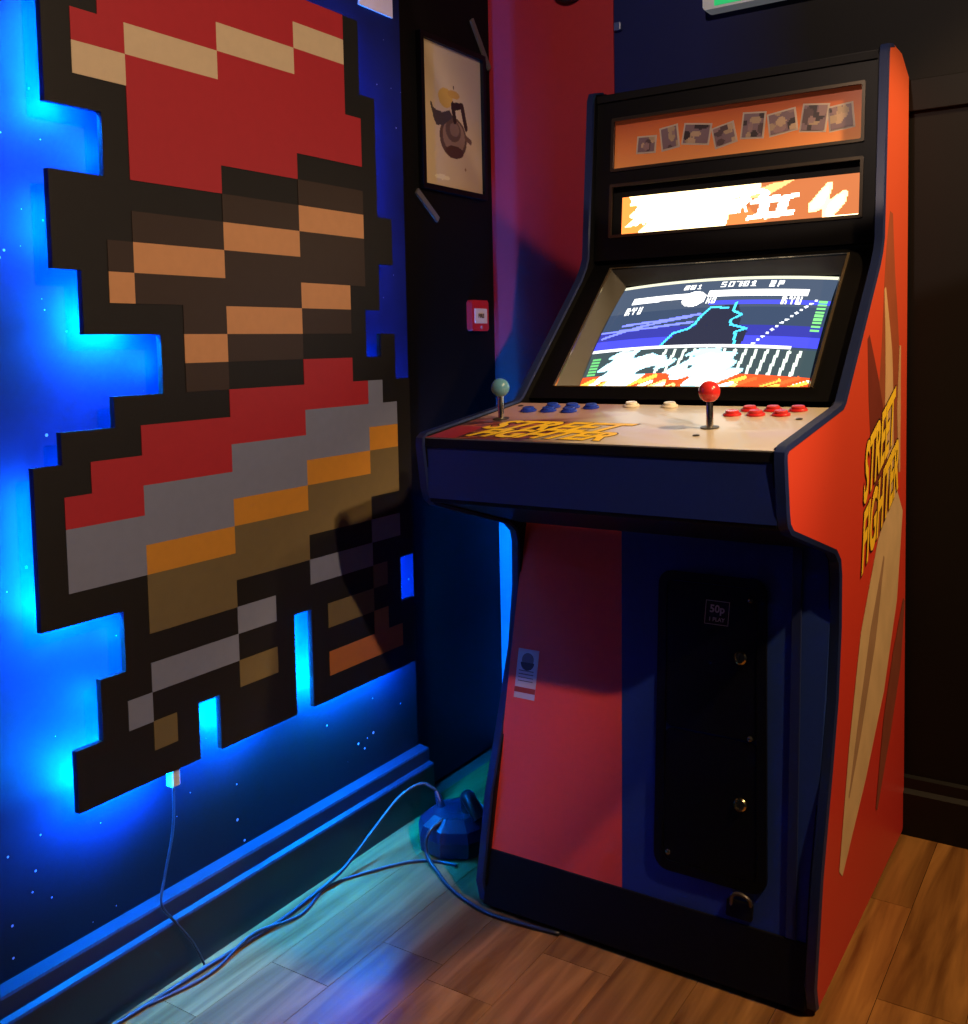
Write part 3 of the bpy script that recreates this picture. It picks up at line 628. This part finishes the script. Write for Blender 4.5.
# --- right side: plain sweeping colour bands and the title
BANDS = []
def band(pts, rgb, nm, lay):
    BANDS.append(nm)      # every band lies a hair above the one before
    obj('colour_band', prism(pts, MX, XR+0.0002*len(BANDS)-0.0001, XR+0.0002*len(BANDS)), mat(nm, rgb, 0.5, var=0.22, scale=14), cab)
def ribbon(path, widths):
    P = spline([(a, b, 0) for a, b in path], 8); n = len(P); L_, R2 = [], []
    for i, p in enumerate(P):
        t = (P[min(i+1, n-1)]-P[max(i-1, 0)]).normalized(); f = i/(n-1)*(len(widths)-1); k = min(int(f), len(widths)-2); w = widths[k]+(widths[k+1]-widths[k])*(f-k)
        L_.append((p.x-t.y*w, p.y+t.x*w)); R2.append((p.x+t.y*w, p.y-t.x*w))
    return L_+R2[::-1]
band(ribbon([(2.26, 1.42), (2.25, 1.30), (2.26, 1.10), (2.24, 0.95), (2.20, 0.74)], [0.015, 0.05, 0.10, 0.13, 0.10]), (146, 74, 48), 'band_brown', 1)
band(ribbon([(2.05, 1.16), (2.10, 1.05), (2.16, 0.92), (2.22, 0.80)], [0.01, 0.05, 0.08, 0.02]), (112, 44, 34), 'band_umber', 2)
band(ribbon([(2.20, 1.26), (2.24, 1.12), (2.25, 0.98), (2.28, 0.80)], [0.008, 0.035, 0.045, 0.02]), (196, 160, 118), 'band_cream_high', 3)
band(ribbon([(2.36, 1.14), (2.35, 1.0), (2.36, 0.86)], [0.008, 0.02, 0.008]), (190, 150, 110), 'band_cream_edge', 3)
band(ribbon([(2.36, 0.80), (2.24, 0.66), (2.10, 0.50), (1.97, 0.34), (1.84, 0.18)], [0.05, 0.13, 0.14, 0.09, 0.015]), (196, 168, 130), 'band_cream', 1)
band(ribbon([(2.20, 0.70), (2.10, 0.56), (1.98, 0.40), (1.90, 0.30)], [0.006, 0.03, 0.02, 0.004]), (150, 118, 92), 'band_fold', 2)
band(ribbon([(2.42, 0.56), (2.34, 0.44), (2.24, 0.32), (2.14, 0.18)], [0.01, 0.05, 0.045, 0.008]), (124, 62, 48), 'band_sand', 1)
for body, y, z, s_ in (('STREET', 2.150, 0.935, 0.155), ('FIGHTER', 2.165, 0.815, 0.160)):
    u = Vector((0, 1, 0.36)); v = Vector((0, 0.12, 1.0))
    Mt = Matrix.Identity(4)
    for i in range(3): Mt[i][0] = u[i]; Mt[i][1] = v[i]; Mt[i][2] = (1, 0, 0)[i]; Mt[i][3] = (XR+0.0018, y, z)[i]
    obj('side_logo_outline', text_mesh(body, s_, 0.0001, 0.0072, Mt, 0.15, 0.56), INK, cab)
    Mt = Mt.copy(); Mt[0][3] = XR+0.0022
    obj('side_logo_lettering', text_mesh(body, s_, 0.0002, 0.0036, Mt, 0.15, 0.56), GOLD, cab)

# ================================================================== THINGS ON THE WALLS
pic = thing('framed_print', (X_CORNER, 2.255, 1.54), label='black framed print of a dark kettle on cream paper, hung on the black wall', category='picture')
MW = axes((X_CORNER, 0, 0), (0, 1, 0), (0, 0, 1), (1, 0, 0))
obj('frame', frame_bm([(2.104, 1.564), (2.408, 1.564), (2.408, 1.959), (2.104, 1.959)], [(2.118, 1.578), (2.394, 1.578), (2.394, 1.945), (2.118, 1.945)], MW, 0.0, 0.016), M_BLACKSAT, pic)
po = Pic(108, 144, lin((212, 190, 150)))
po.ell(0.38, 0.36, 0.12, 0.07, lin((214, 172, 84))); po.ell(0.52, 0.32, 0.10, 0.03, lin((206, 160, 80)))
po.ell(0.50, 0.63, 0.23, 0.15, lin((96, 74, 62))); po.ell(0.51, 0.62, 0.19, 0.12, lin((150, 124, 104)))
po.ell(0.50, 0.58, 0.13, 0.08, lin((104, 84, 74))); po.ell(0.52, 0.57, 0.08, 0.05, lin((140, 116, 100)))
po.ell(0.52, 0.73, 0.15, 0.045, lin((84, 58, 48)))
po.poly([(0.14, 0.43), (0.19, 0.46), (0.32, 0.47), (0.44, 0.44), (0.50, 0.48), (0.34, 0.56), (0.22, 0.57), (0.17, 0.52)], lin((74, 68, 66)))
po.line([(0.14, 0.43), (0.17, 0.48)], 0.014, lin((74, 68, 66)))
po.poly([(0.47, 0.38), (0.66, 0.36), (0.68, 0.40), (0.50, 0.44)], lin((44, 34, 34))); po.line([(0.50, 0.40), (0.53, 0.50)], 0.03, lin((48, 38, 36))); po.line([(0.66, 0.39), (0.72, 0.53)], 0.03, lin((58, 44, 40)))
po.line([(0.72, 0.61), (0.80, 0.63)], 0.02, lin((110, 84, 68)))
po.ell(0.30, 0.93, 0.13, 0.018, lin((232, 218, 176))); po.ell(0.70, 0.84, 0.012, 0.012, lin((140, 100, 60))); po.ell(0.52, 0.27, 0.012, 0.012, lin((90, 60, 40)))
obj('print_sheet', raster_mesh('print_sheet', po.A, lambda s, t: MW @ Vector((2.118+s*0.276, 1.578+t*0.367, 0.006))), print_mat('poster_print', 0.35), pic)
M_STRIP = mat('grey_strip', (96, 92, 90), 0.5)
for (a, b, lbl) in (((2.36, 2.050), (2.447, 1.935), 'thin grey slanted strip above the framed print on black wall'), ((2.090, 1.556), (2.180, 1.490), 'thin grey slanted strip below the framed print on black wall')):
    d = Vector((b[0]-a[0], b[1]-a[1], 0)).normalized(); n_ = Vector((-d.y, d.x, 0))*0.008
    pts = [(a[0]+n_.x, a[1]+n_.y), (b[0]+n_.x, b[1]+n_.y), (b[0]-n_.x, b[1]-n_.y), (a[0]-n_.x, a[1]-n_.y)]
    bm = prism(pts, MW, 0.0, 0.006)
    obj('wall_strip', bm, M_STRIP, None, label=lbl, category='strip', group='grey strips on the black wall')
al = thing('fire_alarm_point', (X_CORNER, 2.352, 1.199), label='small red fire alarm call point on the black wall', category='fire alarm')
obj('housing', prism(rrect(2.310, 2.394, 1.199, 1.284, 0.006), MW, 0.0, 0.018, 0.003), mat('alarm_red', (196, 40, 44), 0.35, var=0.06), al, smooth=True)
obj('front_plate', prism([(2.322, 1.220), (2.384, 1.220), (2.384, 1.261), (2.322, 1.261)], MW, 0.018, 0.0195), mat('alarm_plate', (224, 205, 195), 0.4), al)
obj('lettering', text_mesh('FIRE', 0.016, 0.0001, 0.0005, MW @ Matrix.Translation((2.353, 1.240, 0.0198))), mat('alarm_ink', (40, 20, 16), 0.5), al)
obj('reset_key', lathe([(0.005, 0), (0.005, 0.0015), (0.001, 0.002)], MW @ Matrix.Translation((2.357, 1.209, 0.018)), 12), mat('alarm_grey', (180, 120, 120), 0.4), al)
cdn = thing('wall_card', (X_L, 1.90, 1.94), label='white card fixed to the starry wall, cut off by the top edge', category='card')
MWL = axes((X_L, 0, 0), (0, 1, 0), (0, 0, 1), (1, 0, 0))
obj('sheet', prism([(1.838, 1.945), (1.962, 1.945), (1.962, 2.12), (1.838, 2.12)], MWL, 0.0, 0.004), mat('card_paper', (225, 212, 215), 0.5), cdn)
for y, z in ((1.85, 2.10), (1.95, 2.10)):
    obj('pin', lathe([(0.004, 0), (0.003, 0.003)], MWL @ Matrix.Translation((y, z, 0.004)), 10), mat('pin_grey', (150, 150, 160), 0.4), cdn)
ex = thing('exit_sign', (-0.78, Y_BACK, 1.962), label='green lit emergency sign on the back wall above the cabinet, mostly cropped', category='sign')
MB_ = axes((0, Y_BACK, 0), (1, 0, 0), (0, 0, 1), (0, -1, 0))
obj('housing', prism(rrect(-0.905, -0.55, 1.962, 2.13, 0.008), MB_, 0.0, 0.045, 0.002), mat('sign_white', (200, 205, 210), 0.4, emit=0.12), ex, smooth=True)
obj('lit_face', prism([(-0.875, 1.968), (-0.56, 1.968), (-0.56, 2.12), (-0.875, 2.12)], MB_, 0.045, 0.047), mat('sign_green', (40, 190, 110), 0.35, emit=0.7), ex)
obj('cable_clip', box(-1.160, -1.140, Y_BACK-0.012, Y_BACK, 1.968, 1.990, 0.003), mat('clip_blue', (70, 86, 140), 0.35), None, label='small pale clip stuck where red wall meets navy wall', category='clip')
obj('cable_gland', lathe([(0.055, 0), (0.055, 0.02), (0.03, 0.045), (0.008, 0.055)], MB_ @ Matrix.Translation((-1.285, 2.12, 0.004)), 24), mat('dark_dome', (26, 12, 16), 0.5), None, smooth=True, label='dark round fitting on the red wall at the top edge', category='fitting')

# ================================================================== FLOOR: power block and cables
M_CABLE = mat('cable_black', (26, 26, 34), 0.4); M_BLOCK = mat('block_navy', (24, 24, 46), 0.35)
AX, AY = -1.312, 1.868
blk = thing('power_block', (AX, AY, 0), label='dark rounded extension socket block on the floor beside the cabinet', category='power block')
pr = [(0.080, 0.0), (0.092, 0.006), (0.094, 0.040), (0.086, 0.062), (0.058, 0.082), (0.030, 0.086), (0.005, 0.086)]
obj('body', lathe(pr, Matrix.Translation((AX, AY, 0)), 9), M_BLOCK, blk)
obj('plug', tube(spline([(AX+0.03, AY, 0.080), (AX+0.028, AY+0.005, 0.100), (AX+0.032, AY, 0.118), (AX+0.050, AY-0.012, 0.112), (AX+0.075, AY-0.015, 0.085)], 5), 0.017, 10), mat('plug_black', (16, 16, 22), 0.35), blk, smooth=True)
obj('cable_sleeve', tube([(AX-0.035, AY-0.01, 0.080), (AX-0.045, AY-0.01, 0.104), (AX-0.052, AY-0.008, 0.116)], [0.011, 0.008, 0.006], 10), M_BLOCK, blk, smooth=True)
def cable(pts, r, lbl):
    obj('cable', tube(spline(pts, 8), r, 8), M_CABLE, None, smooth='all', label=lbl, category='cable', group='cables along the skirting')
cable([(-1.465, 0.90, 0.005), (-1.452, 1.10, 0.005), (-1.445, 1.24, 0.005), (-1.435, 1.40, 0.005), (-1.440, 1.50, 0.006), (-1.435, 1.60, 0.022), (-1.432, 1.70, 0.065), (-1.420, 1.79, 0.115), (-1.395, 1.845, 0.132), (AX-0.052, AY-0.008, 0.118)], 0.0042, 'thick dark cable along the skirting arching up into the floor socket block')
cable([(-1.450, 1.10, 0.004), (-1.425, 1.22, 0.004), (-1.440, 1.34, 0.012), (-1.415, 1.45, 0.004), (-1.440, 1.56, 0.004), (-1.400, 1.66, 0.004), (-1.345, 1.742, 0.004), (-1.290, 1.770, 0.004), (-1.250, 1.775, 0.005)], 0.0032, 'thin dark cable twisting along the floor to the front of the socket block')
cable([(AX+0.0, AY-0.055, 0.080), (AX-0.012, AY-0.098, 0.060), (AX-0.005, AY-0.112, 0.020), (-1.27, 1.730, 0.005), (-1.20, 1.686, 0.005), (-1.10, 1.654, 0.005), (-1.02, 1.654, 0.005), (-0.93, 1.664, 0.0045)], 0.0042, 'dark cable looping from the socket block round the cabinet front corner')
cable([(-1.475, 1.195, 0.362), (-1.476, 1.190, 0.28), (-1.474, 1.165, 0.20), (-1.466, 1.150, 0.160), (-1.462, 1.175, 0.116), (-1.458, 1.21, 0.06), (-1.452, 1.23, 0.008)], 0.0025, 'thin cable hanging from the pixel panel down over the skirting')
